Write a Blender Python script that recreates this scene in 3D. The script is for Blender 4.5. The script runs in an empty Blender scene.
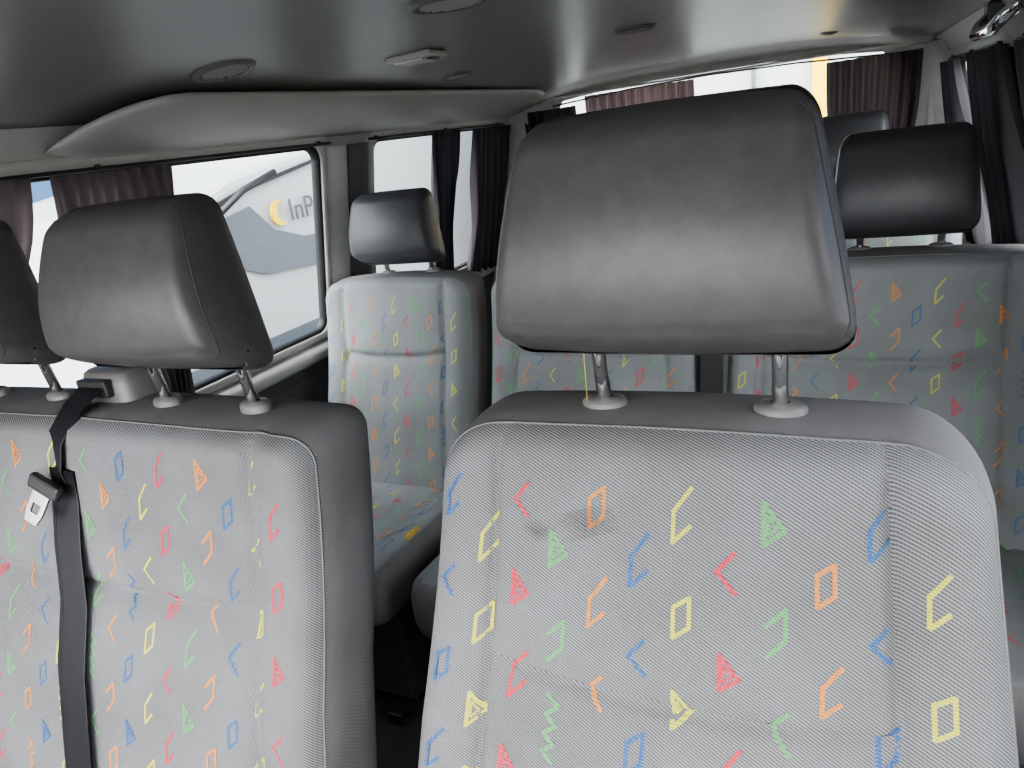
import bpy, math, random
from mathutils import Vector, Matrix
random.seed(4)
EZ=1.25   # camera height above van floor
S=bpy.context.scene
# ---------------------------------------------------------------- materials
def new_mat(name):
    m=bpy.data.materials.new(name); m.use_nodes=True
    nt=m.node_tree; b=nt.nodes['Principled BSDF']
    return m,nt,b
def N(nt,t,**k):
    n=nt.nodes.new(t)
    for a,v in k.items(): setattr(n,a,v)
    return n
def plain(name,col,rough=.6,metal=0,noise=.08,scale=30,bump=0,bscale=400,spec=.5):
    m,nt,b=new_mat(name)
    tc=N(nt,'ShaderNodeTexCoord'); no=N(nt,'ShaderNodeTexNoise'); no.inputs['Scale'].default_value=scale
    no.inputs['Detail'].default_value=5
    nt.links.new(tc.outputs['Object'],no.inputs['Vector'])
    r=N(nt,'ShaderNodeValToRGB')
    r.color_ramp.elements[0].position=.3; r.color_ramp.elements[1].position=.7
    r.color_ramp.elements[0].color=[c*(1-noise) for c in col]+[1]
    r.color_ramp.elements[1].color=[min(1,c*(1+noise)) for c in col]+[1]
    nt.links.new(no.outputs['Fac'],r.inputs['Fac']); nt.links.new(r.outputs['Color'],b.inputs['Base Color'])
    b.inputs['Roughness'].default_value=rough; b.inputs['Metallic'].default_value=metal
    b.inputs['Specular IOR Level'].default_value=spec
    if bump:
        n2=N(nt,'ShaderNodeTexVoronoi'); n2.inputs['Scale'].default_value=bscale
        nt.links.new(tc.outputs['Object'],n2.inputs['Vector'])
        bp=N(nt,'ShaderNodeBump'); bp.inputs['Strength'].default_value=bump; bp.inputs['Distance'].default_value=.0006
        nt.links.new(n2.outputs['Distance'],bp.inputs['Height']); nt.links.new(bp.outputs['Normal'],b.inputs['Normal'])
    return m
def fabric(name,c1,c2,over=None,freq=1650,dirt=True,mixk=(.45,.95)):
    """twill weave: diagonal ribs, optional printed colour seen between the ribs"""
    m,nt,b=new_mat(name)
    tc=N(nt,'ShaderNodeTexCoord'); sx=N(nt,'ShaderNodeSeparateXYZ'); nt.links.new(tc.outputs['Object'],sx.inputs[0])
    a=N(nt,'ShaderNodeMath',operation='MULTIPLY'); a.inputs[1].default_value=.75; nt.links.new(sx.outputs['X'],a.inputs[0])
    s=N(nt,'ShaderNodeMath',operation='ADD'); nt.links.new(a.outputs[0],s.inputs[0]); nt.links.new(sx.outputs['Z'],s.inputs[1])
    s1=N(nt,'ShaderNodeMath',operation='ADD'); nt.links.new(s.outputs[0],s1.inputs[0]); nt.links.new(sx.outputs['Y'],s1.inputs[1])
    k=N(nt,'ShaderNodeMath',operation='MULTIPLY'); k.inputs[1].default_value=freq; nt.links.new(s1.outputs[0],k.inputs[0])
    si=N(nt,'ShaderNodeMath',operation='SINE'); nt.links.new(k.outputs[0],si.inputs[0])
    k2=N(nt,'ShaderNodeMath',operation='MULTIPLY'); k2.inputs[1].default_value=freq*1.6; nt.links.new(sx.outputs['X'],k2.inputs[0])
    si2=N(nt,'ShaderNodeMath',operation='SINE'); nt.links.new(k2.outputs[0],si2.inputs[0])
    h2=N(nt,'ShaderNodeMath',operation='MULTIPLY'); h2.inputs[1].default_value=.12; nt.links.new(si2.outputs[0],h2.inputs[0])
    sm=N(nt,'ShaderNodeMath',operation='ADD'); nt.links.new(si.outputs[0],sm.inputs[0]); nt.links.new(h2.outputs[0],sm.inputs[1])
    mr=N(nt,'ShaderNodeMapRange'); mr.inputs[1].default_value=-1.1; mr.inputs[2].default_value=.6
    nt.links.new(sm.outputs[0],mr.inputs[0])
    mx=N(nt,'ShaderNodeMix',data_type='RGBA'); mx.inputs[6].default_value=list(c1)+[1]; mx.inputs[7].default_value=list(c2)+[1]
    nt.links.new(mr.outputs[0],mx.inputs[0])
    no=N(nt,'ShaderNodeTexNoise'); no.inputs['Scale'].default_value=9; no.inputs['Detail'].default_value=6
    nt.links.new(tc.outputs['Object'],no.inputs['Vector'])
    rp=N(nt,'ShaderNodeValToRGB'); rp.color_ramp.elements[0].position=.3; rp.color_ramp.elements[1].position=.62
    rp.color_ramp.elements[0].color=(.84,.82,.80,1); rp.color_ramp.elements[1].color=(1,1,1,1)
    nt.links.new(no.outputs['Fac'],rp.inputs['Fac'])
    ml=N(nt,'ShaderNodeMix',data_type='RGBA',blend_type='MULTIPLY'); ml.inputs[0].default_value=1
    nt.links.new(mx.outputs[2],ml.inputs[6]); nt.links.new(rp.outputs['Color'],ml.inputs[7])
    out=ml.outputs[2]
    if over:
        k3=N(nt,'ShaderNodeMath',operation='MULTIPLY'); k3.inputs[1].default_value=2600; nt.links.new(sx.outputs['Z'],k3.inputs[0])
        s3=N(nt,'ShaderNodeMath',operation='SINE'); nt.links.new(k3.outputs[0],s3.inputs[0])
        m3=N(nt,'ShaderNodeMapRange'); m3.inputs[1].default_value=-.8; m3.inputs[2].default_value=.3; m3.inputs[3].default_value=mixk[0]; m3.inputs[4].default_value=mixk[1]
        nt.links.new(s3.outputs[0],m3.inputs[0])
        mo=N(nt,'ShaderNodeMix',data_type='RGBA'); mo.inputs[7].default_value=list(over)+[1]
        nt.links.new(m3.outputs[0],mo.inputs[0]); nt.links.new(out,mo.inputs[6]); out=mo.outputs[2]
    nt.links.new(out,b.inputs['Base Color']); b.inputs['Roughness'].default_value=.85
    b.inputs['Specular IOR Level'].default_value=.2
    bp=N(nt,'ShaderNodeBump'); bp.inputs['Strength'].default_value=.35; bp.inputs['Distance'].default_value=.0006
    nt.links.new(sm.outputs[0],bp.inputs['Height']); nt.links.new(bp.outputs['Normal'],b.inputs['Normal'])
    return m
F1=(.08,.082,.087); F2=(.315,.318,.328)
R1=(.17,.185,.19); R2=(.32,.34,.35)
M_fab=fabric('seat_twill',F1,F2)
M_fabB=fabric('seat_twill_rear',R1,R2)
M_side=fabric('seat_side_cloth',(.17,.165,.17),(.245,.24,.243),freq=3000)
COL=[(.03,.14,.38),(.74,.72,.08),(.75,.04,.08),(.14,.48,.16),(.85,.30,.05)]
M_mot=[fabric('motif_%d'%i,F1,F2,over=c) for i,c in enumerate(COL)]
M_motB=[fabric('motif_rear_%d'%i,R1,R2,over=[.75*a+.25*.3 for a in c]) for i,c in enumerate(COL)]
M_vinyl=plain('headrest_vinyl',(.088,.082,.083),.38,noise=.12,scale=60,bump=.18,bscale=1100)
M_vinylD=plain('headrest_vinyl_dark',(.064,.065,.070),.4,noise=.1,scale=60,bump=.12,bscale=1300)
M_thread=plain('seam_thread',(.06,.06,.06),.8)
M_pipe=plain('seat_piping',(.18,.18,.18),.8)
M_chrome=plain('chrome',(.98,.98,.99),.05,metal=1,noise=.01)
M_steel=plain('pressed_steel',(.62,.62,.64),.22,metal=.95,noise=.08)
M_plast=plain('grey_plastic',(.16,.155,.15),.45)
M_plastD=plain('dark_plastic',(.03,.03,.032),.4)
M_head=plain('headliner_grey',(.28,.27,.255),.36,noise=.07,scale=5,bump=.1,bscale=900,spec=.4)
M_cream=plain('cream_trim',(.50,.49,.46),.5,noise=.04)
M_duct=plain('duct_panel',(.43,.42,.395),.5,noise=.05,scale=8)
M_wallD=plain('wall_panel_dark',(.09,.09,.095),.6)
M_rubber=plain('rubber_black',(.015,.015,.016),.5)
M_belt=plain('belt_webbing',(.012,.012,.015),.5,noise=.25,scale=500)
M_floor=plain('floor_rubber',(.05,.05,.05),.7,bump=.3,bscale=200)
M_foam=plain('foam_yellow',(.50,.34,.09),.9,noise=.35,scale=120)
M_string=plain('yellow_string',(.55,.45,.06),.6)
M_white=plain('van_paint_white',(.38,.395,.40),.3,noise=.03,scale=1)
M_yellow=plain('van_paint_yellow',(.85,.55,.02),.35)
M_dglass=plain('van_window_dark',(.09,.105,.12),.15)
M_letter=plain('lettering_grey',(.08,.09,.11),.5)
M_asph=plain('asphalt',(.20,.20,.20),.9,noise=.15,scale=6)
M_tyre=plain('tyre',(.02,.02,.02),.8)
def grime_mat():
    m,nt,b=new_mat('grime_smudge')
    b.inputs['Base Color'].default_value=(.07,.065,.06,1); b.inputs['Roughness'].default_value=.9
    tc=N(nt,'ShaderNodeTexCoord'); sx=N(nt,'ShaderNodeSeparateXYZ'); nt.links.new(tc.outputs['Generated'],sx.inputs[0])
    cb=N(nt,'ShaderNodeCombineXYZ'); nt.links.new(sx.outputs['X'],cb.inputs[0]); nt.links.new(sx.outputs['Z'],cb.inputs[1])
    ds=N(nt,'ShaderNodeVectorMath',operation='DISTANCE'); ds.inputs[1].default_value=(.5,.5,0); nt.links.new(cb.outputs[0],ds.inputs[0])
    mr=N(nt,'ShaderNodeMapRange'); mr.inputs[1].default_value=.45; mr.inputs[2].default_value=0; mr.inputs[3].default_value=0; mr.inputs[4].default_value=.65
    nt.links.new(ds.outputs['Value'],mr.inputs[0])
    no=N(nt,'ShaderNodeTexNoise'); no.inputs['Scale'].default_value=220; nt.links.new(tc.outputs['Object'],no.inputs['Vector'])
    mm=N(nt,'ShaderNodeMath',operation='MULTIPLY'); nt.links.new(mr.outputs[0],mm.inputs[0]); nt.links.new(no.outputs['Fac'],mm.inputs[1])
    nt.links.new(mm.outputs[0],b.inputs['Alpha']); return m
M_grime=grime_mat()
def curtain_mat(name,col,tr):
    m,nt,b=new_mat(name)
    tc=N(nt,'ShaderNodeTexCoord'); no=N(nt,'ShaderNodeTexNoise'); no.inputs['Scale'].default_value=300
    nt.links.new(tc.outputs['Object'],no.inputs['Vector'])
    r=N(nt,'ShaderNodeValToRGB'); r.color_ramp.elements[0].color=[c*.75 for c in col]+[1]; r.color_ramp.elements[1].color=[c*1.25 for c in col]+[1]
    nt.links.new(no.outputs['Fac'],r.inputs['Fac']); nt.links.new(r.outputs['Color'],b.inputs['Base Color'])
    b.inputs['Roughness'].default_value=.85
    t=N(nt,'ShaderNodeBsdfTranslucent'); nt.links.new(r.outputs['Color'],t.inputs['Color'])
    mx=N(nt,'ShaderNodeMixShader'); mx.inputs[0].default_value=tr
    nt.links.new(b.outputs[0],mx.inputs[1]); nt.links.new(t.outputs[0],mx.inputs[2])
    nt.links.new(mx.outputs[0],nt.nodes['Material Output'].inputs['Surface'])
    return m
M_cur=curtain_mat('curtain_mauve',(.11,.085,.088),.4)
M_curL=curtain_mat('curtain_sheer',(.26,.19,.19),.5)
M_curD=curtain_mat('curtain_dark',(.052,.046,.052),.15)
def glass_mat():
    m,nt,b=new_mat('window_glass'); nt.nodes.remove(b)
    t=N(nt,'ShaderNodeBsdfTransparent'); t.inputs[0].default_value=(.90,.93,.92,1)
    g=N(nt,'ShaderNodeBsdfGlossy'); g.inputs['Roughness'].default_value=.02
    no=N(nt,'ShaderNodeLayerWeight'); no.inputs['Blend'].default_value=.15
    mm=N(nt,'ShaderNodeMath',operation='MULTIPLY'); mm.inputs[1].default_value=.12; nt.links.new(no.outputs['Fresnel'],mm.inputs[0])
    mx=N(nt,'ShaderNodeMixShader'); nt.links.new(mm.outputs[0],mx.inputs[0])
    nt.links.new(t.outputs[0],mx.inputs[1]); nt.links.new(g.outputs[0],mx.inputs[2])
    nt.links.new(mx.outputs[0],nt.nodes['Material Output'].inputs['Surface'])
    return m
M_glass=glass_mat()
# ---------------------------------------------------------------- mesh helpers
def empty(name,loc=(0,0,0)):
    e=bpy.data.objects.new(name,None); e.empty_display_size=.1; e.location=(loc[0],loc[1],loc[2]+EZ)
    S.collection.objects.link(e); return e
def mesh(name,vs,fs,mats,parent=None,mi=None,smooth=True,weld=False):
    vs=[Vector((v[0],v[1],v[2]+EZ)) for v in vs]
    lo=Vector([min(v[i] for v in vs) for i in range(3)]); hi=Vector([max(v[i] for v in vs) for i in range(3)])
    c=(lo+hi)/2
    me=bpy.data.meshes.new(name); me.from_pydata([v-c for v in vs],[],fs)
    if not isinstance(mats,(list,tuple)): mats=[mats]
    for m in mats: me.materials.append(m)
    if mi: me.polygons.foreach_set('material_index',mi)
    if smooth: me.polygons.foreach_set('use_smooth',[True]*len(me.polygons))
    if weld:
        import bmesh
        bm=bmesh.new(); bm.from_mesh(me); bmesh.ops.remove_doubles(bm,verts=bm.verts,dist=2e-5)
        bmesh.ops.recalc_face_normals(bm,faces=bm.faces); bm.to_mesh(me); bm.free()
    me.update()
    o=bpy.data.objects.new(name,me); S.collection.objects.link(o)
    if parent: o.parent=parent; o.location=c-parent.location
    else: o.location=c
    return o
def tube(name,pts,r,mat,parent=None,cyclic=False,seg=8):
    pts=[Vector(p) for p in pts]; n=len(pts); vs=[];fs=[]
    up=None
    for i,p in enumerate(pts):
        a=pts[(i-1)%n] if (cyclic or i>0) else p; b=pts[(i+1)%n] if (cyclic or i<n-1) else p
        t=(b-a)
        if t.length<1e-9: t=Vector((0,0,1))
        t.normalize()
        if up is None: up=Vector((0,0,1)) if abs(t.z)<.9 else Vector((1,0,0))
        s=t.cross(up)
        if s.length<1e-6: s=t.orthogonal()
        s.normalize(); up=s.cross(t).normalized()
        for k in range(seg):
            an=2*math.pi*k/seg; vs.append(p+s*math.cos(an)*r+up*math.sin(an)*r)
    m=n if cyclic else n-1
    for i in range(m):
        for k in range(seg):
            j=(i+1)%n; fs.append((i*seg+k,i*seg+(k+1)%seg,j*seg+(k+1)%seg,j*seg+k))
    if not cyclic:
        fs.append(tuple(range(seg))[::-1]); fs.append(tuple((n-1)*seg+k for k in range(seg)))
    return mesh(name,vs,fs,mat,parent)
def box(name,x0,x1,y0,y1,z0,z1,mat,parent=None,bev=.004,seg=2):
    vs=[(x,y,z) for x in(x0,x1) for y in(y0,y1) for z in(z0,z1)]
    fs=[(0,1,3,2),(4,6,7,5),(0,4,5,1),(2,3,7,6),(0,2,6,4),(1,5,7,3)]
    o=mesh(name,vs,fs,mat,parent,smooth=False)
    if bev:
        b=o.modifiers.new('b','BEVEL'); b.width=bev; b.segments=seg
    return o
def grid(name,P,mat,parent=None,closeu=False,smooth=True,thick=0):
    n=len(P);m=len(P[0]); vs=[p for r in P for p in r]; fs=[]
    for i in range(n-1):
        for j in range(m-1 if not closeu else m):
            k=(j+1)%m; fs.append((i*m+j,i*m+k,(i+1)*m+k,(i+1)*m+j))
    o=mesh(name,vs,fs,mat,parent,smooth=smooth)
    if thick:
        s=o.modifiers.new('s','SOLIDIFY'); s.thickness=thick; s.offset=0
    return o
# ---------------------------------------------------------------- upholstered pad
class Pad:
    def __init__(s,w,h,T,r,R,deform,p=2.4,bulge=None,groove=None,step=.006):
        s.w,s.h,s.T,s.r,s.R,s.p=w,h,T,r,R,p; s.deform=deform; s.bulge=bulge or (lambda x,z:0); s.groove=groove or (lambda x,z:0); s.step=step
    def d(s,x,z):
        qx=abs(x)-(s.w-s.r); qz=abs(z+s.h/2)-(s.h/2-s.r)
        return -(min(max(qx,qz),0)+math.hypot(max(qx,0),max(qz,0))-s.r)
    def prof(s,d):
        if d>=s.R: return 1
        d=max(d,0); return (1-(1-d/s.R)**s.p)**(1/s.p)
    def front(s,x,z,off=0):
        pr=s.prof(s.d(x,z)); return s.deform(x,(-s.T/2-s.bulge(x,z)+s.groove(x,z))*pr-off,z)
    def back(s,x,z):
        pr=s.prof(s.d(x,z)); return s.deform(x,s.T/2*pr,z)
    def build(s,name,mats,parent,front_d=.02):
        lv=[0,.1,.19,.28,.36,.44,.51,.58,.64,.7,.76,.81,.86,.91,.96,1]
        D=[s.R*(1-(1-v**s.p)**(1/s.p)) for v in lv]
        def axis(half):
            n=max(4,int((2*half-2*s.R)/s.step)); a=[-half+q for q in D]
            a+=[-half+s.R+(2*half-2*s.R)*i/n for i in range(1,n)]
            a+=[half-q for q in D[::-1]]; return a
        zs=[q-s.h/2 for q in axis(s.h/2)]
        z2=[]
        for a,b in zip(zs[:-1],zs[1:]):
            z2.append(a)
            if -b<s.r*1.1 and abs(b-a)>.0022:
                m=int(abs(b-a)/.0016)+1
                z2+=[a+(b-a)*k/m for k in range(1,m)]
        z2.append(zs[-1]); zs=z2
        nc=len(axis(s.w)); vs=[];fs=[];mi=[]
        for side in(0,1):
            base=len(vs)
            for z in zs:
                e=min(z+s.h,-z)
                hw=s.w if e>=s.r else s.w-s.r+math.sqrt(max(0,s.r**2-(s.r-e)**2))
                n=nc-2*len(D)
                row=[-hw+q for q in D]+[-hw+s.R+(2*hw-2*s.R)*i/(n+1) for i in range(1,n+1)]+[hw-q for q in D[::-1]]
                for x in row: vs.append(s.front(x,z) if side==0 else s.back(x,z))
            for i in range(len(zs)-1):
                for j in range(nc-1):
                    a=base+i*nc+j; fs.append((a,a+1,a+nc+1,a+nc))
                    zc=(zs[i]+zs[i+1])/2
                    e=min(zc+s.h,-zc); hw=s.w if e>=s.r else s.w-s.r+math.sqrt(max(0,s.r**2-(s.r-e)**2))
                    xx=(-hw+D[j]) if j<len(D) else ((hw-D[nc-1-j]) if j>=nc-len(D) else -hw+s.R+(2*hw-2*s.R)*(j-len(D)+1)/(n+1))
                    mi.append(0 if side==0 and s.d(xx,zc)>front_d else 1)
        return mesh(name,vs,fs,mats,parent,mi=mi,weld=True)
    def outline(s,d,n=10,off=0.0):
        rr=max(s.r-d,.004); w=s.w-d; pts=[]
        for (cx,cz,a0) in((w-rr,-d-rr,0),(-w+rr,-d-rr,90),(-w+rr,-s.h+d+rr,180),(w-rr,-s.h+d+rr,270)):
            for k in range(n+1):
                a=math.radians(a0+90*k/n); pts.append((cx+rr*math.cos(a),cz+rr*math.sin(a)))
        out=[]
        for i,p in enumerate(pts):
            q=pts[(i+1)%len(pts)]; L=math.hypot(q[0]-p[0],q[1]-p[1]); m=max(1,int(L/.02))
            for k in range(m):
                t=k/m; out.append(s.front(p[0]+(q[0]-p[0])*t,p[1]+(q[1]-p[1])*t,off))
        return out
    def sideseam(s,d,sg,off=0,arc=70,n=10):
        rr=max(s.r-d,.004); w=s.w-d; q=[]
        for k in range(n+1):
            a=math.radians(arc*(1-k/n)); q.append((sg*(w-rr+rr*math.cos(a)),-d-rr+rr*math.sin(a)))
        for k in range(1,21):
            q.append((sg*w,-d-rr-(s.h-2*d-2*rr)*k/20))
        for k in range(1,n+1):
            a=math.radians(-60*k/n); q.append((sg*(w-rr+rr*math.cos(a)),-s.h+d+rr+rr*math.sin(a)))
        return [s.front(x,z,off) for x,z in q]
SH={'C':([(.75,1.05),(-.4,.15),(-.5,-1.0),(.6,-.35)],0),'A':([(.5,.74),(-.6,0),(.5,-.74)],0),
    'D':([(.55,.8),(-.5,.35),(-.55,-.85),(.5,-.35)],1),'T':([(-.55,.8),(-.6,-.75),(.7,-.15)],1),
    'J':([(-.6,.2),(.6,.9),(.55,-.25),(-.6,-1.0)],0),
    'Z':([(-.4,1.3),(.4,.95),(-.4,.6),(.35,.25),(-.4,-.1),(.3,-.45),(-.4,-.8),(.3,-1.15)],0)}
def motifs(pad,parent,mats,x0,x1,z0,z1,cpitch=.0345,rpitch=.080,phase=0,sc=.021,cyc0=0):
    vs=[];fs=[];mi=[]
    def stroke(pts,hw,ci,closed):
        P=list(pts)+([pts[0]] if closed else [])
        for a,b in zip(P[:-1],P[1:]):
            L=math.hypot(b[0]-a[0],b[1]-a[1]); 
            if L<1e-6: continue
            tx,tz=(b[0]-a[0])/L,(b[1]-a[1])/L; nx,nz=-tz*hw,tx*hw; m=max(1,int(L/.004)); st=len(vs)
            for k in range(m+1):
                t=(k/m)*(L+hw*1.2)-hw*.6; x=a[0]+tx*t; z=a[1]+tz*t
                vs.append(pad.front(x+nx,z+nz,.0006)); vs.append(pad.front(x-nx,z-nz,.0006))
            for k in range(m):
                fs.append((st+2*k,st+2*k+1,st+2*k+3,st+2*k+2)); mi.append(ci)
    rows=['CTCDA','TAJDC','ACDAT','ADTCJ','DCTAJ']
    i=0;x=x0
    while x<=x1:
        z=z1-(phase+(.5 if i%2 else 0))*rpitch; j=0
        while z>=z0:
            key=rows[j%5][(i*2+j)%5]
            if (i*7+j*3)%11==5 and j>1: key='Z'
            pts,cl=SH[key]
            k=sc*random.uniform(.9,1.05); hx=k*.58; fl=1
            q=[(x+fl*px*hx,z+pz*k) for px,pz in pts]
            if all(pad.d(a,b)>.014 for a,b in q):
                stroke(q,.0016,(i+cyc0)%5,cl)
                if key=='T':
                    cxx=sum(a for a,b in q)/3; czz=sum(b for a,b in q)/3
                    stroke([(cxx+(a-cxx)*.45,czz+(b-czz)*.45) for a,b in q],.0009,(i+cyc0)%5,1)
            z-=rpitch; j+=1
        x+=cpitch; i+=1
    if vs: mesh('woven_motifs',vs,fs,mats,parent,mi=mi,smooth=True)
def headrest(parent,cx,yc,zb,mat,post_to,spacing=.152,hw=.139,h=.188,T=.105,step=.006,py=.04,top=.77,pc=None,r=.024):
    pc=cx if pc is None else pc
    def df(x,y,z):
        t=(z+h)/h   # 0 bottom 1 top
        sx=1-(1-top)*t**1.25; sy=1.0-.30*t*t
        return (cx+x*sx, yc+y*sy+.012*(x/hw)**2*(1 if y<0 else .2)+.014*t*t, zb+h+z-0.002*(x/hw)**2*t-.42*y*(1-t)**1.5+.10*y*t)
    p=Pad(hw,h,T,r,.020,df,p=2.4,bulge=lambda x,z:.009*math.sin(math.pi*min(1,max(0,-z/h)))**.8,step=step)
    p.build('headrest_pad',[mat,mat],parent)
    for sg in(-1,1):
        tube('headrest_seam_%d'%(1 if sg<0 else 2),p.sideseam(.0045,sg,off=-.0003),.0008,M_thread,parent,seg=6)
    for sgn in(-1,1):
        x=pc+sgn*spacing/2; Y=yc+py
        tube('headrest_post_%d'%(1 if sgn<0 else 2),[(x,Y-.004,zb+.03),(x,Y,zb),(x,Y+.01,post_to-.02)],.0068,M_chrome,parent,seg=20)
        rings=[]
        for zz,s in((-.004,1.0),(.004,1.0),(.007,.85),(.0085,.6),(.0085,.35)):
            rings.append([(x+.0215*s*math.cos(a*math.pi/12),Y+.008+.015*s*math.sin(a*math.pi/12),post_to+zz) for a in range(24)])
        grid('post_collar_%d'%(1 if sgn<0 else 2),rings,M_plast,parent,closeu=True)
def backrest(parent,cx,w,ztop,ycen,h=.60,T=.12,seams=None,hz=-.22,taper=.10,recl=.30,r=.07,step=.006,fm=None,mots=None,R=.03,front_d=.004,mrange=None,cyc0=0,phase=.4,dome=.012,gw=.0035):
    seams=seams or [-.16,.16]
    if hz is not None: lo,hi=min(seams),max(seams)
    def df(x,y,z):
        t=-z
        yy=ycen+y+recl*z*.6+recl*z*.4*min(1,t/.3)
        return (cx+x*(1+taper*min(t,.5)), yy, ztop+z+dome*(1-(x/w)**2)*max(0,1-t/.15))
    def groove(x,z):
        g=0
        for sx in seams:
            g=max(g,.0065*math.exp(-((x-sx)/gw)**2))
        if hz is not None and lo<x<hi:
            zz=hz+.012*((x-(lo+hi)/2)/((hi-lo)/2))**2
            g=max(g,.0085*math.exp(-((z-zz)/gw)**2))
        return g
    def bulge(x,z):
        b=0
        if x<min(seams): q=(min(seams)-x)/(w+min(seams)+1e-6); b+=.012*math.sin(math.pi*min(1,q))
        elif x>max(seams): q=(x-max(seams))/(w-max(seams)+1e-6); b+=.012*math.sin(math.pi*min(1,q))
        else:
            e=min(abs(x-sx) for sx in seams); b+=.006*(1-math.exp(-e/.03))
            if hz is not None: b+=.011*(1-math.exp(-abs(z-hz)/.025))-.005
        return b
    p=Pad(w,h,T,r,R,df,p=2.6,bulge=bulge,groove=groove,step=step)
    p.build('backrest',[fm or M_fab,M_side],parent,front_d=front_d)
    tube('backrest_piping',p.outline(front_d,off=.0002,n=20),.0014,M_pipe,parent,cyclic=True,seg=6)
    x0,x1=mrange or (-w+.035,w-.03)
    motifs(p,parent,mots or M_mot,x0,x1,-h+.05,-.03,phase=phase,cyc0=cyc0)
    return p
def cushion(parent,cx,w,yback,ztop,L=.5,T=.13,fm=None,mots=None,step=.01):
    def df(x,y,z): # z: 0 at back ... -L at front ; y<0 is up
        return (cx+x, yback+z, ztop-T/2-y-.0+(.03*(-z/L)))
    p=Pad(w,L,T,.05,.035,df,p=2.4,bulge=lambda x,z:.012,step=step,groove=lambda x,z:.006*math.exp(-((abs(x)-(w-.07))/.005)**2))
    p.build('seat_cushion',[fm or M_fab,M_side],parent)
    motifs(p,parent,mots or M_mot,-w+.05,w-.04,-L+.05,-.05)
    box('seat_pedestal',cx-w+.04,cx+w-.04,yback-L+.1,yback-.04,-EZ+.03,ztop-T-.001,M_wallD,parent,bev=.01)
    for s in(-1,1):
        box('floor_runner_%d'%(1 if s<0 else 2),cx+s*(w-.07)-.02,cx+s*(w-.07)+.02,yback-L+.05,yback+.05,-EZ+.001,-EZ+.031,M_plastD,parent,bev=.004)
# ---- row 2 single seat (nearest, right of frame)
s1=empty('passenger_seat',(-.128,.3,-EZ))
B1=backrest(s1,-.131,.226,-.252,.585,T=.12,seams=[-.155,.155],hz=-.225,r=.056,taper=.52,step=.004,cyc0=0,mrange=(-.197,.21),phase=.38,dome=.008)
headrest(s1,-.132,.532,-.180,M_vinyl,-.246,step=.004,hw=.138,h=.187,top=.77,pc=-.127,r=.022)
cushion(s1,-.128,.24,.47,-.80)
def scuff(x,z,w,h,sl,parent,pad):
    q=[]
    for i in range(7):
        q.append([pad.front(x+w*(j/3-1),z+h*(i/3-1)+sl*w*(j/3-1),.0007) for j in range(7)])
    grid('scuff_mark',q,M_grime,parent)
scuff(-.112,-.086,.016,.009,.2,s1,B1); scuff(-.066,-.074,.034,.013,.35,s1,B1)
tube('tag_string',[(-.2105,.558,-.165),(-.2115,.558,-.2),(-.2125,.558,-.2385)],.0004,M_string,s1,seg=6)
# ---- row 2 double bench (left of frame)
s2=empty('bench_seat',(-.92,.3,-EZ))
B2=backrest(s2,-.925,.408,-.275,.58,T=.13,seams=[-.325,0,.325],hz=-.205,r=.035,taper=.04,step=.0055,cyc0=1,R=.024,mrange=(-.36,.375),phase=.2,dome=.006)
for c in(-.722,-1.097): headrest(s2,c,.532,-.203,M_vinyl,-.268,pc=c+.002)
for c in(-.72,-1.125): cushion(s2,c,.195,.47,-.80)
hs=[]
for zz,w_,d_ in((-.29,.054,.034),(-.245,.048,.030),(-.232,.044,.026),(-.229,.040,.02)):
    hs.append([(-.912+w_*(abs(math.cos(a))**.5)*(1 if math.cos(a)>=0 else -1),.602+d_*(abs(math.sin(a))**.5)*(1 if math.sin(a)>=0 else -1),zz) for a in [k*math.pi/16 for k in range(32)]])
hs.append([(-.912,.602,-.229)]*32)
grid('belt_guide_housing',hs,M_plast,s2,closeu=True)
box('belt_guide_slot',-.945,-.885,.562,.574,-.260,-.236,M_plastD,s2,bev=.003)
def ribbon(name,pts,wv,mat,parent=None,th=.0015):
    P=[]
    for p,w_ in zip(pts,wv):
        w_=Vector(w_); p=Vector(p); P.append([p+w_*t for t in(-1,-.92,-.5,0,.5,.92,1)])
    return grid(name,P,mat,parent,thick=th)
belt=empty('seat_belt',(-.92,.5,-.4))
pts=[(-.912,.577,-.240),(-.915,.556,-.248),(-.917,.53,-.262)]
wv=[(.024,0,0)]*3
for z,x in((-.29,-.921),(-.33,-.927),(-.37,-.925),(-.43,-.918),(-.50,-.912),(-.58,-.907),(-.66,-.904),(-.74,-.90),(-.80,-.90)):
    f=B2.front(x+.925-.0,max(z+.275,-.57),.006); pts.append((f[0],f[1]-.003,z)); wv.append((.023,0,-.002))
wv[2]=(.020,-.004,-.004); wv[3]=(.018,-.006,-.006); wv[4]=(.0165,-.008,-.004)
ribbon('belt_webbing',pts,wv,M_belt,belt)
pts2=[(p[0]+.012,p[1]-.004,p[2]) for p in pts[4:]]
ribbon('belt_webbing_rear',pts2,[(.023,0,-.002)]*len(pts2),M_belt,belt)
f=B2.front(-.005,-.075,.0)
cxb,cyb,czb=f[0]+.006,f[1]-.024,-.345
bx=box('tongue_grip',-.026,.026,-.006,.006,-EZ-.010,-EZ+.010,M_plastD,None,bev=.004)
bx.parent=belt; bx.location=Vector((cxb,cyb,czb+EZ))-belt.location; bx.rotation_euler=(-.3,math.radians(24),0)
o_=[(-.014,0),(.014,0),(.014,-.026),(.010,-.040),(-.010,-.040),(-.014,-.026)]; i_=[(-.007,-.014),(.007,-.014),(.007,-.022),(.006,-.027),(-.006,-.027),(-.007,-.022)]
me=bpy.data.meshes.new('tongue_plate'); me.from_pydata([(a,0,b) for a,b in o_+i_],[],[(k,(k+1)%6,6+(k+1)%6,6+k) for k in range(6)]); me.materials.append(M_steel)
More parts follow.
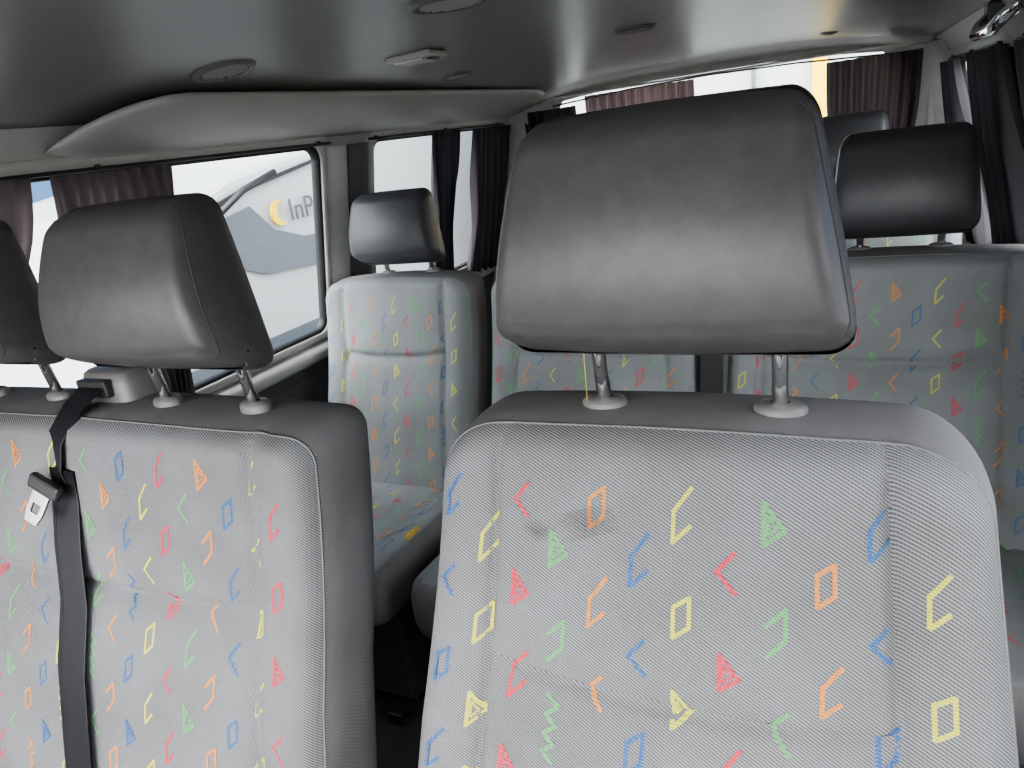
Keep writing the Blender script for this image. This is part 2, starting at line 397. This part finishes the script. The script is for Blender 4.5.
to=bpy.data.objects.new('tongue_plate',me); S.collection.objects.link(to); to.parent=belt
to.location=Vector((cxb-.004,cyb-.004,czb-.009+EZ))-belt.location; to.rotation_euler=(-.45,math.radians(24),0); sm=to.modifiers.new('s','SOLIDIFY'); sm.thickness=.003
# ---- row 3 seats
def rearseat(name,cx,w,hr=True,hx=None,yo=0,ztop=-.32,seams=None,mat=None,cyc=0,spacing=.14,r=.045,hx_h=.178):
    e=empty(name,(cx,1.2+yo,-EZ))
    backrest(e,cx,w,ztop,1.565+yo,h=.60,T=.12,seams=seams or [-w+.075,w-.075],hz=-.19,r=r,taper=.03,step=.007,fm=M_fabB,mots=M_motB,cyc0=cyc,R=.026,recl=.28,gw=.0055)
    if hr: headrest(e,hx if hx is not None else cx,1.53+yo,-.275,mat or M_vinylD,ztop+.008,spacing=spacing,hw=.126,h=hx_h,T=.10,step=.009,top=.86)
    cushion(e,cx,w-.005,1.44+yo,-.845,L=.5,fm=M_fabB,mots=M_motB,step=.012)
    return e
r3=rearseat('rear_passenger_seat',-1.080,.228,hx=-1.06)
foam=[]
for i in range(6):
    foam.append([(-.885+.011*math.cos(k*math.pi/6)*(1-i/5.)**.5*(1+.45*math.sin(k*2.3)),1.13+.035*math.sin(k*math.pi/6)*(1-i/5.)**.5*(1+.25*math.sin(k*3.1)),-.817+.006*i/5.) for k in range(12)])
grid('exposed_foam',foam,M_foam,r3,closeu=True)
rearseat('rear_passenger_seat',-.545,.255,hr=True,hx=-.50,cyc=2)
rearseat('rear_passenger_seat',.055,.290,hx=.082,cyc=1,r=.03,seams=[-.22,.20],hx_h=.19)
rearseat('rearmost_passenger_seat',-.02,.30,hx=-.03,yo=.86,ztop=-.33,hx_h=.20)
b4=empty('rear_seat_belt',(-.26,1.5,-.5))
ribbon('belt_webbing',[(-.262,1.60,-.29),(-.262,1.50,-.31),(-.262,1.455,-.40),(-.262,1.44,-.5),(-.262,1.40,-.66),(-.262,1.37,-.85)],[(.024,0,0)]*6,M_belt,b4)
# ---------------------------------------------------------------- van shell
CX=-.51
PRO=[(-EZ,.94),(-.6,.94),(-.476,.90),(.04,.79),(.115,.735)]
def wx(z,side):
    for (a,xa),(b,xb) in zip(PRO[:-1],PRO[1:]):
        if z<=b: 
            t=(z-a)/(b-a); return CX+side*(xa+(xb-xa)*t)
    return CX+side*PRO[-1][1]
def ceilz(x,y):
    t=min(1,abs(x-CX)/.735); s=min(1,max(0,(y-1.0)/1.8)); s=s*s*(3-2*s)
    return .19-.075*t**3-.022*s*(1-t**3)
WIN=[(-.95,-.12),(.34,1.60),(1.84,2.76)]; WZ=(-.476,.04); Y0,Y1=-1.2,2.95
def wall(name,side):
    ys=sorted(set([Y0,Y1]+[v for w in WIN for v in w])); zs=[-EZ,-.6,-.476,.04,.115]
    vs=[];fs=[];mi=[]
    for a,b in zip(ys[:-1],ys[1:]):
        for c,d in zip(zs[:-1],zs[1:]):
            if (a,b) in WIN and (c,d)==WZ: continue
            k=len(vs); vs+= [(wx(c,side),a,c),(wx(c,side),b,c),(wx(d,side),b,d),(wx(d,side),a,d)]
            fs.append((k,k+1,k+2,k+3)); mi.append(1 if d<=-.476 else 0)
    o=mesh(name,vs,fs,[M_cream,M_wallD],None,mi=mi,smooth=False,weld=True)
    s=o.modifiers.new('s','SOLIDIFY'); s.thickness=.01; s.offset=0
    return o
wall('wall_left',-1); wall('wall_right',1)
def rr(y0,y1,z0,z1,r,n=8):
    out=[]
    for cy,cz,a0 in((y1-r,z1-r,0),(y0+r,z1-r,90),(y0+r,z0+r,180),(y1-r,z0+r,270)):
        for k in range(n+1):
            a=math.radians(a0+90*k/n); out.append((cy+r*math.cos(a),cz+r*math.sin(a)))
    return out
wn=0
def side_window(side,y0,y1):
    global wn; wn+=1
    e=empty('window_%d'%wn,(wx(-.2,side),(y0+y1)/2,-.2))
    z0,z1=WZ; s=-side
    def loop(g,r,off): return [(wx(z,side)+s*off,y,z) for y,z in rr(y0-g,y1+g,z0-g,z1+g,r)]
    L=[loop(.024,.03,.006),loop(.022,.03,.014),loop(.0,.04,.018),loop(-.002,.04,.014),loop(-.003,.04,-.01)]
    grid('window_trim_frame',L,M_cream,e,closeu=True)
    L=[loop(-.002,.04,.010),loop(-.004,.04,.012),loop(-.011,.032,.010),loop(-.012,.032,-.012)]
    grid('window_rubber_seal',L,M_rubber,e,closeu=True)
    vs=[(wx(z,side)-s*.004,y,z) for y,z in rr(y0-.003,y1+.003,z0-.003,z1+.003,.03)]
    mesh('window_pane',vs,[tuple(range(len(vs)))],M_glass,e,smooth=False)
for side in(-1,1):
    for a,b in WIN: side_window(side,a,b)
P=[]
ny,nx=60,50
YC0=-.80
for i in range(ny+1):
    y=YC0+(2.82-YC0)*i/ny
    P.append([(CX+.735*(2*j/nx-1),y,ceilz(CX+.735*(2*j/nx-1),y)) for j in range(nx+1)])
grid('ceiling',P,M_head,None,thick=.006)
P=[]
for k in range(13):
    t=k/12; row=[]
    for j in range(nx+1):
        x=CX+.745*(2*j/nx-1); zc=ceilz(x,2.8)
        zb=.118-.045*abs((x-CX)/.745)**2.5
        y=2.78+.165*math.sin(t*math.pi/2); z=zc+.002-(zc-zb)*(1-math.cos(t*math.pi/2))
        row.append((x,y,z))
    P.append(row)
grid('trim_1',P,M_cream,None,thick=.008)
rw=[(-1.45,-1.22),(-1.22,.22),(.22,.43)]
ZT=.118
vs=[];fs=[]
def q(x0,x1,z0,z1):
    k=len(vs); vs.extend([(x0,2.95,z0),(x1,2.95,z0),(x1,2.95,z1),(x0,2.95,z1)]); fs.append((k,k+1,k+2,k+3))
for x0,x1 in rw:
    q(x0,x1,-EZ,-.5)
    if x0!=-1.22: q(x0,x1,-.5,ZT)
    q(x0,x1,ZT,.16)
o=mesh('wall_rear',vs,fs,M_cream,None,smooth=False,weld=True); sm=o.modifiers.new('s','SOLIDIFY'); sm.thickness=.02; sm.offset=0
wn+=1; e=empty('window_%d'%wn,(-.5,2.95,-.2))
L=[]
for g,r,off in((.03,.07,.012),(.028,.07,.03),(0,.09,.035),(-.006,.085,.03),(-.008,.08,-.01)):
    L.append([(x,2.95-off,z) for x,z in rr(-1.22-g,.22+g,-.5-g,ZT-.008+g*.2,r)])
grid('window_trim_frame',L,[M_cream],e,closeu=True)
vs=[(x,2.955,z) for x,z in rr(-1.22,.22,-.5,ZT,.04)]; mesh('window_pane',vs,[tuple(range(len(vs)))],M_glass,e,smooth=False)
for side,nm in((-1,'trim_2'),(1,'trim_3')):
    P=[]
    for k in range(14):
        z=-.9+1.0*k/13; X=wx(z,side); row=[]
        for t in range(9):
            a=t/8*math.pi/2
            row.append((X-side*(.004+.16*(1-math.cos(a))),2.78+.165*math.sin(a),z))
        P.append(row)
    grid(nm,P,M_cream,None,thick=.006)
for side,nm in((-1,'trim_4'),(1,'trim_5')):
    P=[]
    for k in range(14):
        z=-.47+.50*k/13; row=[]
        for t in range(9):
            y=1.63+.09*t/8; row.append((wx(z,side)-side*(.006+.018*math.sin(math.pi*t/8)**.5),y,z))
        P.append(row)
    grid(nm,P,M_cream if side<0 else M_wallD,None)
    P=[]
    for k in range(14):
        z=-.47+.50*k/13; row=[]
        for t in range(9):
            y=1.725+.10*t/8; row.append((wx(z,side)-side*(.006+.028*math.sin(math.pi*t/8)**.5),y,z))
        P.append(row)
    grid('trim_8' if side<0 else 'trim_9',P,M_wallD,None)
    P=[]
    for y in(-.1,.3,.8,1.3,1.8,2.4,2.77):
        P.append([(wx(z,side)-side*o_,y,z) for z,o_ in((-.50,.003),(-.505,.03),(-.515,.045),(-.535,.047),(-.55,.035),(-.56,.004))])
    grid('trim_6' if side<0 else 'trim_7',P,M_cream,None)
box('floor',-1.44,.42,-1.2,2.94,-EZ-.03,-EZ,M_floor,None,bev=0)
def polyextr(name,prof,x0,x1,mat,bev=.01,parent=None):
    n=len(prof); vs=[(x0,y,z) for y,z in prof]+[(x1,y,z) for y,z in prof]
    fs=[tuple(range(n))[::-1],tuple(range(n,2*n))]+[(k,(k+1)%n,n+(k+1)%n,n+k) for k in range(n)]
    o=mesh(name,vs,fs,mat,parent,smooth=False)
    if bev: b=o.modifiers.new('b','BEVEL'); b.width=bev; b.segments=3
    return o
polyextr('dashboard',[(-1.19,-1.2),(-1.19,-.50),(-.95,-.48),(-.80,-.53),(-.78,-.70),(-.95,-.85),(-.98,-1.2)],-1.385,.365,M_wallD)
# duct / air-con channel along the left roof edge
P=[]
ys=[.84,.8415,.846,.853,.863,.877,.895,.92,.96,1.0,1.2,1.5,1.8,2.1,2.4,2.6,2.72,2.78]
for y in ys:
    f=math.sqrt(max(0,1-((1.0-y)/.16)**2)) if y<1.0 else 1
    if y>2.6: f=1-.25*((y-2.6)/.18)**2
    xi=-1.285+.225*f; zt=min(ceilz(xi,y)-.004,.068+.074*f); lip=.016*f
    zo=.056+.02*(1-f)
    row=[(-1.292,y,.08),(-1.290,y,zo+.004),(-1.282,y,zo-.002)]
    for t in(.15,.35,.55,.75,.92): row.append((-1.282+(xi+1.282)*t,y,zo-.002+(zt-lip-zo)*t-.010*math.sin(math.pi*t)*f))
    row+=[(xi,y,zt-lip),(xi+.006*f,y,zt-lip*.6),(xi+.004*f,y,zt-.002),(xi-.01*f,y,zt),(xi-.04*f,y,zt-.002)]
    P.append(row)
grid('overhead_air_duct',P,M_duct,None)
# ---------------------------------------------------------------- ceiling fittings
def round_vent(x,y,rx,ry,name='ceiling_air_vent'):
    z=ceilz(x,y); e=empty(name,(x,y,z)); sl=(ceilz(x+.02,y)-ceilz(x-.02,y))/.04; sy=(ceilz(x,y+.02)-ceilz(x,y-.02))/.04
    def pt(a,s,dz): 
        dx=rx*s*math.cos(a); dy=ry*s*math.sin(a); return (x+dx,y+dy,z-.003+sl*dx+sy*dy-dz)
    A=[k*math.pi/20 for k in range(40)]
    grid('vent_ring',[[pt(a,s,dz) for a in A] for s,dz in((1.06,0),(1.04,.004),(.95,.007),(.84,.006),(.80,.001))],M_plast,e,closeu=True)
    c=[pt(0,0,.0005)]+[pt(a,.82,.0005) for a in A]
    mesh('vent_well',c,[(0,1+k,1+(k+1)%40) for k in range(40)],M_plastD,e)
    n=6
    for k in range(n):
        u=-.62+1.24*k/(n-1); hw_=math.sqrt(max(0,.76**2-u*u))
        V=[]
        for d,dz in((-.02,.001),(.04,.0065)):
            V.append([(x+rx*hw_*t,y+ry*(u+d),z-.003+sl*rx*hw_*t+sy*ry*(u+d)-dz) for t in(-1,-.5,0,.5,1)])
        grid('vent_slat_%d'%(k+1),V,M_duct,e,thick=.0016)
round_vent(-.985,1.01,.056,.05)
round_vent(-.53,1.0,.056,.05)
round_vent(-.44,1.68,.045,.034); round_vent(-.955,1.80,.04,.034)
dl=empty('dome_light',(-.83,1.40,ceilz(-.83,1.4)))
zz=ceilz(-.83,1.40)
box('lamp_bezel',-.885,-.775,1.355,1.435,zz-.014,zz-.001,M_duct,dl,bev=.006,seg=3)
box('lamp_lens',-.87,-.80,1.367,1.423,zz-.019,zz-.012,M_cream,dl,bev=.003)
box('lamp_switch',-.797,-.782,1.38,1.41,zz-.018,zz-.012,M_plastD,dl,bev=.002)
zc=ceilz(-.08,2.5)
sp=empty('ceiling_button',(-.08,2.5,zc))
grid('button_dome',[[(-.08+.028*math.cos(a)*s,2.5+.028*math.sin(a)*s,zc-.004-.008*(1-s*s)) for a in [k*math.pi/10 for k in range(20)]] for s in(1,.85,.6,.3,.01)],M_plast,sp,closeu=True)
# ---------------------------------------------------------------- curtains
def curtain_side(side,y0,y1,z0,z1,folds,amp,mat,gather=0,gy=None,gz=.6,drop=0,inset=.035,name='window_curtain'):
    P=[];nz=16;nn=folds*10; gy=(y0+y1)/2 if gy is None else gy; ph=random.random()*6
    e=empty(name,(wx(0,side),(y0+y1)/2,(z0+z1)/2))
    for i in range(nz+1):
        t=i/nz; z=z1+(z0-z1)*t; g=gather*math.exp(-((t-gz)/.28)**2) if gz<1 else gather*t*t
        row=[]
        for j in range(nn+1):
            s=j/nn; y=y0+(y1-y0)*s; y=gy+(y-gy)*(1-g)
            a=amp*(1+.4*math.sin(7.1*s+ph))*(.5+.5*min(1,t*3))
            zz=z-drop*s*t
            row.append((wx(z,side)-side*(inset+a*math.sin(2*math.pi*folds*s+.6*math.sin(5*t+ph))),y+.3*amp*math.sin(9*s+4*t),zz))
        P.append(row)
    grid('curtain_cloth',P,mat,e)
    return e
def rail(side,y0,y1,e):
    tube('rail_rod',[(wx(.038,side)-side*.03,y0+(y1-y0)*k/8,.038) for k in range(9)],.004,M_plastD,e)
    for k in range(3):
        y=y0+.04+(y1-y0-.08)*k/2; X=wx(.04,side)
        tube('rail_bracket_%d'%(k+1),[(X-side*.004,y,.042),(X-side*.03,y,.042)],.004,M_plastD,e)
e=curtain_side(-1,.28,.80,-.52,.036,10,.014,M_cur,gather=.35,gy=.4); rail(-1,.25,1.62,e)
curtain_side(-1,.83,1.09,-.50,.032,9,.014,M_cur,gather=.5,gy=1.05,gz=.9)
e=curtain_side(-1,2.14,2.34,-.50,.036,5,.014,M_curD,gather=.35); rail(-1,1.8,2.72,e)
curtain_side(-1,2.44,2.78,-.52,.032,7,.02,M_curD,gather=.2,gy=2.6)
e=curtain_side(1,.9,1.6,-.52,.036,10,.02,M_curD,gather=.2,inset=.04); rail(1,.25,1.62,e)
e=curtain_side(1,1.65,2.12,-.52,.036,8,.02,M_curD,gather=.2,gy=1.7,inset=.045); rail(1,1.8,2.72,e)
curtain_side(1,2.4,2.74,-.52,.032,6,.02,M_curD,gather=.3,gy=2.7,inset=.045)
def curtain_rear(x0,x1,z0,z1,folds,amp,mat,gather=0,gx=None):
    e=empty('rear_window_curtain',((x0+x1)/2,2.88,(z0+z1)/2)); P=[]; gx=(x0+x1)/2 if gx is None else gx
    for i in range(15):
        t=i/14; g=gather*math.exp(-((t-.7)/.3)**2)
        P.append([(gx+(x0+(x1-x0)*s-gx)*(1-g),2.885+amp*math.sin(2*math.pi*folds*s+.5*math.sin(4*t))*(1+.3*math.sin(8*s)),z1+(z0-z1)*t) for s in [j/(folds*10) for j in range(folds*10+1)]])
    grid('curtain_cloth',P,mat,e); return e
curtain_rear(-1.25,-1.02,-.5,.07,6,.016,M_curD,.1)
curtain_rear(-.98,-.55,-.5,.100,11,.014,M_curL,.2)
e=curtain_rear(-.10,.19,-.5,.085,8,.016,M_cur,.2)
tube('rail_rod',[(-1.12,2.89,.080),(-.8,2.89,.100),(-.5,2.89,.106),(-.2,2.89,.100),(.12,2.89,.082)],.003,M_plastD,e)
gh=empty('grab_handle',(.2,1.55,.06))
tube('handle_bar',[(.225,1.35,.095),(.195,1.37,.07),(.185,1.42,.055),(.185,1.6,.055),(.195,1.65,.07),(.225,1.67,.095)],.010,M_chrome,gh,seg=12)
for y in(1.35,1.67): box('handle_mount_%d'%(1 if y<1.5 else 2),.205,.235,y-.025,y+.025,.07,.11,M_plastD,gh,bev=.006)
# ---------------------------------------------------------------- outside
G=-1.85
vs=[(-60,-60,G),(60,-60,G),(60,60,G),(-60,60,G)]; mesh('ground',vs,[(0,1,2,3)],M_asph,None,smooth=False)
def wheel(e,x,y,r=.33,i=1):
    A=[k*math.pi/16 for k in range(32)]
    grid('wheel_%d'%i,[[(x+dx,y+r*s*math.cos(a),G+r+r*s*math.sin(a)) for a in A] for dx,s in((-.2,.9),(-.2,1),(0,1),(.012,.93),(.0,.66),(-.02,.62),(.0,.2),(.0,.01))],M_tyre,e,closeu=True)
    grid('hubcap_%d'%i,[[(x+dx,y+r*s*math.cos(a),G+r+r*s*math.sin(a)) for a in A] for dx,s in((.004,.62),(.012,.55),(.006,.3),(.012,.01))],M_chrome,e,closeu=True)
va=empty('parked_white_van',(-4,4.5,G))
prof=[(2.15,-1.55),(2.10,-1.15),(2.2,-.70),(2.45,-.38),(2.80,-.14),(3.1,-.03),(3.6,.05),(4.1,.12),(4.4,.5),(4.8,.72),(7.4,.75),(7.5,.5),(7.5,-1.5)]
polyextr('van_body',prof,-5.1,-3.2,M_white,bev=.06,parent=va)
def sidepoly(name,pts,mat,x=-3.19):
    n=len(pts); vs=[(x,y,z) for y,z in pts]; o=mesh(name,vs,[tuple(range(n))],mat,va,smooth=False); s=o.modifiers.new('s','SOLIDIFY'); s.thickness=.015; return o
sidepoly('side_window_glass',[(2.85,-.36),(2.98,-.24),(3.2,-.2),(3.36,-.36),(3.6,-.44),(4.0,-.47),(4.6,-.47),(4.6,-.66),(3.8,-.64),(3.2,-.60),(2.95,-.5)],M_dglass)
sidepoly('roof_line_seam',[(2.78,-.2),(3.2,-.09),(3.9,.02),(3.9,.0),(3.2,-.115),(2.8,-.225)],M_rubber)
sidepoly('sill_moulding',[(2.5,-1.05),(5.3,-1.05),(5.3,-.98),(2.5,-.98)],M_dglass)
sidepoly('door_gap',[(3.98,-1.4),(4.0,-1.4),(4.05,.0),(4.03,.0)],M_rubber)
tube('mirror_arm',[(-3.19,2.85,-.30),(-3.0,2.8,-.2),(-2.95,2.95,-.10),(-2.98,3.25,-.03)],.018,M_rubber,va)
wheel(va,-3.2,2.95,i=1); wheel(va,-3.2,6.4,i=2)
tcu=bpy.data.curves.new('side_lettering','FONT'); tcu.body='InPo'; tcu.size=.19; tcu.extrude=.003; tcu.materials.append(M_letter)
to=bpy.data.objects.new('side_lettering',tcu); S.collection.objects.link(to); to.parent=va
to.rotation_euler=(math.radians(90),0,math.radians(90)); to.location=Vector((-3.165,3.50,-.33+EZ))-va.location
cr=[]
for k in range(13):
    a=math.radians(60+ (240)*k/12); cr.append((3.42+.075*math.cos(a),-.27+.075*math.sin(a)))
for k in range(13):
    a=math.radians(300-(240)*k/12); cr.append((3.445+.062*math.cos(a)*.8,-.27+.062*math.sin(a)))
sidepoly('crescent_logo',cr,M_yellow,x=-3.16)
vc=empty('parked_car',(-9,2,G))
polyextr('car_body',[(-1,-1.55),(-1.1,-1.1),(-.2,-.95),(.5,-.55),(1.9,-.5),(2.6,-.9),(3.2,-1.0),(3.2,-1.55)],-9.6,-7.9,M_white,bev=.08,parent=vc)
vb=empty('parked_delivery_van',(-.5,7,G))
polyextr('van_body',[(5.2,-1.5),(5.15,-.9),(5.25,.9),(5.5,1.05),(10,1.05),(10,-1.5)],-2.6,1.7,M_white,bev=.06,parent=vb)
for i,(a,b) in enumerate(((-.26,-.17),(.40,.75))): box('yellow_panel_%d'%(i+1),a,b,5.13,5.20,-.8,.35,M_yellow,vb,bev=.005)
box('door_seam',-.62,-.60,5.15,5.22,-1.4,.9,M_dglass,vb,bev=0)
for i,x in enumerate((-2.3,1.4)): 
    box('tail_lamp_%d'%(i+1),x-.08,x+.08,5.12,5.2,-.9,-.3,M_dglass,vb,bev=.02)
    box('rear_tyre_%d'%(i+1),x-.12,x+.12,5.4,6.05,G+.002,G+.65,M_tyre,vb,bev=.15,seg=5)
# ---------------------------------------------------------------- world, sun
w=bpy.data.worlds.new('World'); S.world=w; w.use_nodes=True; nt=w.node_tree; bg=nt.nodes['Background']
tc=N(nt,'ShaderNodeTexCoord'); mp=N(nt,'ShaderNodeMapping'); mp.inputs['Scale'].default_value=(1,1,3); mp.inputs['Location'].default_value=(.35,.2,.1)
no=N(nt,'ShaderNodeTexNoise'); no.inputs['Scale'].default_value=7; no.inputs['Detail'].default_value=8
nt.links.new(tc.outputs['Generated'],mp.inputs[0]); nt.links.new(mp.outputs[0],no.inputs['Vector'])
r=N(nt,'ShaderNodeValToRGB'); r.color_ramp.elements[0].position=.50; r.color_ramp.elements[1].position=.74
r.color_ramp.elements[0].color=(.085,.15,.27,1); r.color_ramp.elements[1].color=(.5,.51,.53,1)
nt.links.new(no.outputs['Fac'],r.inputs['Fac'])
# broad sky glow added towards the front of the van to light the interior
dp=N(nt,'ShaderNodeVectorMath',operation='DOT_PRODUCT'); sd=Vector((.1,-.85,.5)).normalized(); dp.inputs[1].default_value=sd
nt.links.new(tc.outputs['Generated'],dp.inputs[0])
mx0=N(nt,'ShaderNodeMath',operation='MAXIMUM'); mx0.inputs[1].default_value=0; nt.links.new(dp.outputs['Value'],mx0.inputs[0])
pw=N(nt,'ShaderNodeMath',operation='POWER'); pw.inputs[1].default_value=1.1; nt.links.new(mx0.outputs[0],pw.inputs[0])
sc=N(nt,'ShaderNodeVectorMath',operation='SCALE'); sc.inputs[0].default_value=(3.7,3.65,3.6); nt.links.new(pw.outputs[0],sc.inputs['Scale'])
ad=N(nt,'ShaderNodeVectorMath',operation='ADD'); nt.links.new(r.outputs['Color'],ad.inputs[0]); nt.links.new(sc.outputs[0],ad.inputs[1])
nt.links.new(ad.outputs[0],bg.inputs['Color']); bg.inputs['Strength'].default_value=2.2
sl=bpy.data.lights.new('sun','SUN'); sl.energy=.8; sl.angle=.3; so=bpy.data.objects.new('sun',sl); S.collection.objects.link(so); so.rotation_euler=(math.radians(50),0,math.radians(-15)); so.location=(0,-3,6)
# ---------------------------------------------------------------- camera
cam=bpy.data.cameras.new('camera'); co=bpy.data.objects.new('camera',cam); S.collection.objects.link(co)
cam.sensor_width=36; cam.lens=708/1024*36; cam.clip_start=.02
R_=Vector((.9026,.4105,-.13)).normalized(); F_=Vector((-.4297,.84,-.3312)).normalized(); U_=R_.cross(F_).normalized(); R_=F_.cross(U_).normalized()
co.matrix_world=Matrix(((R_.x,U_.x,-F_.x,0),(R_.y,U_.y,-F_.y,0),(R_.z,U_.z,-F_.z,EZ),(0,0,0,1)))
S.camera=co
S.view_settings.view_transform='AgX'
try: S.view_settings.look='AgX - Medium High Contrast'
except Exception: pass
S.view_settings.exposure=.85
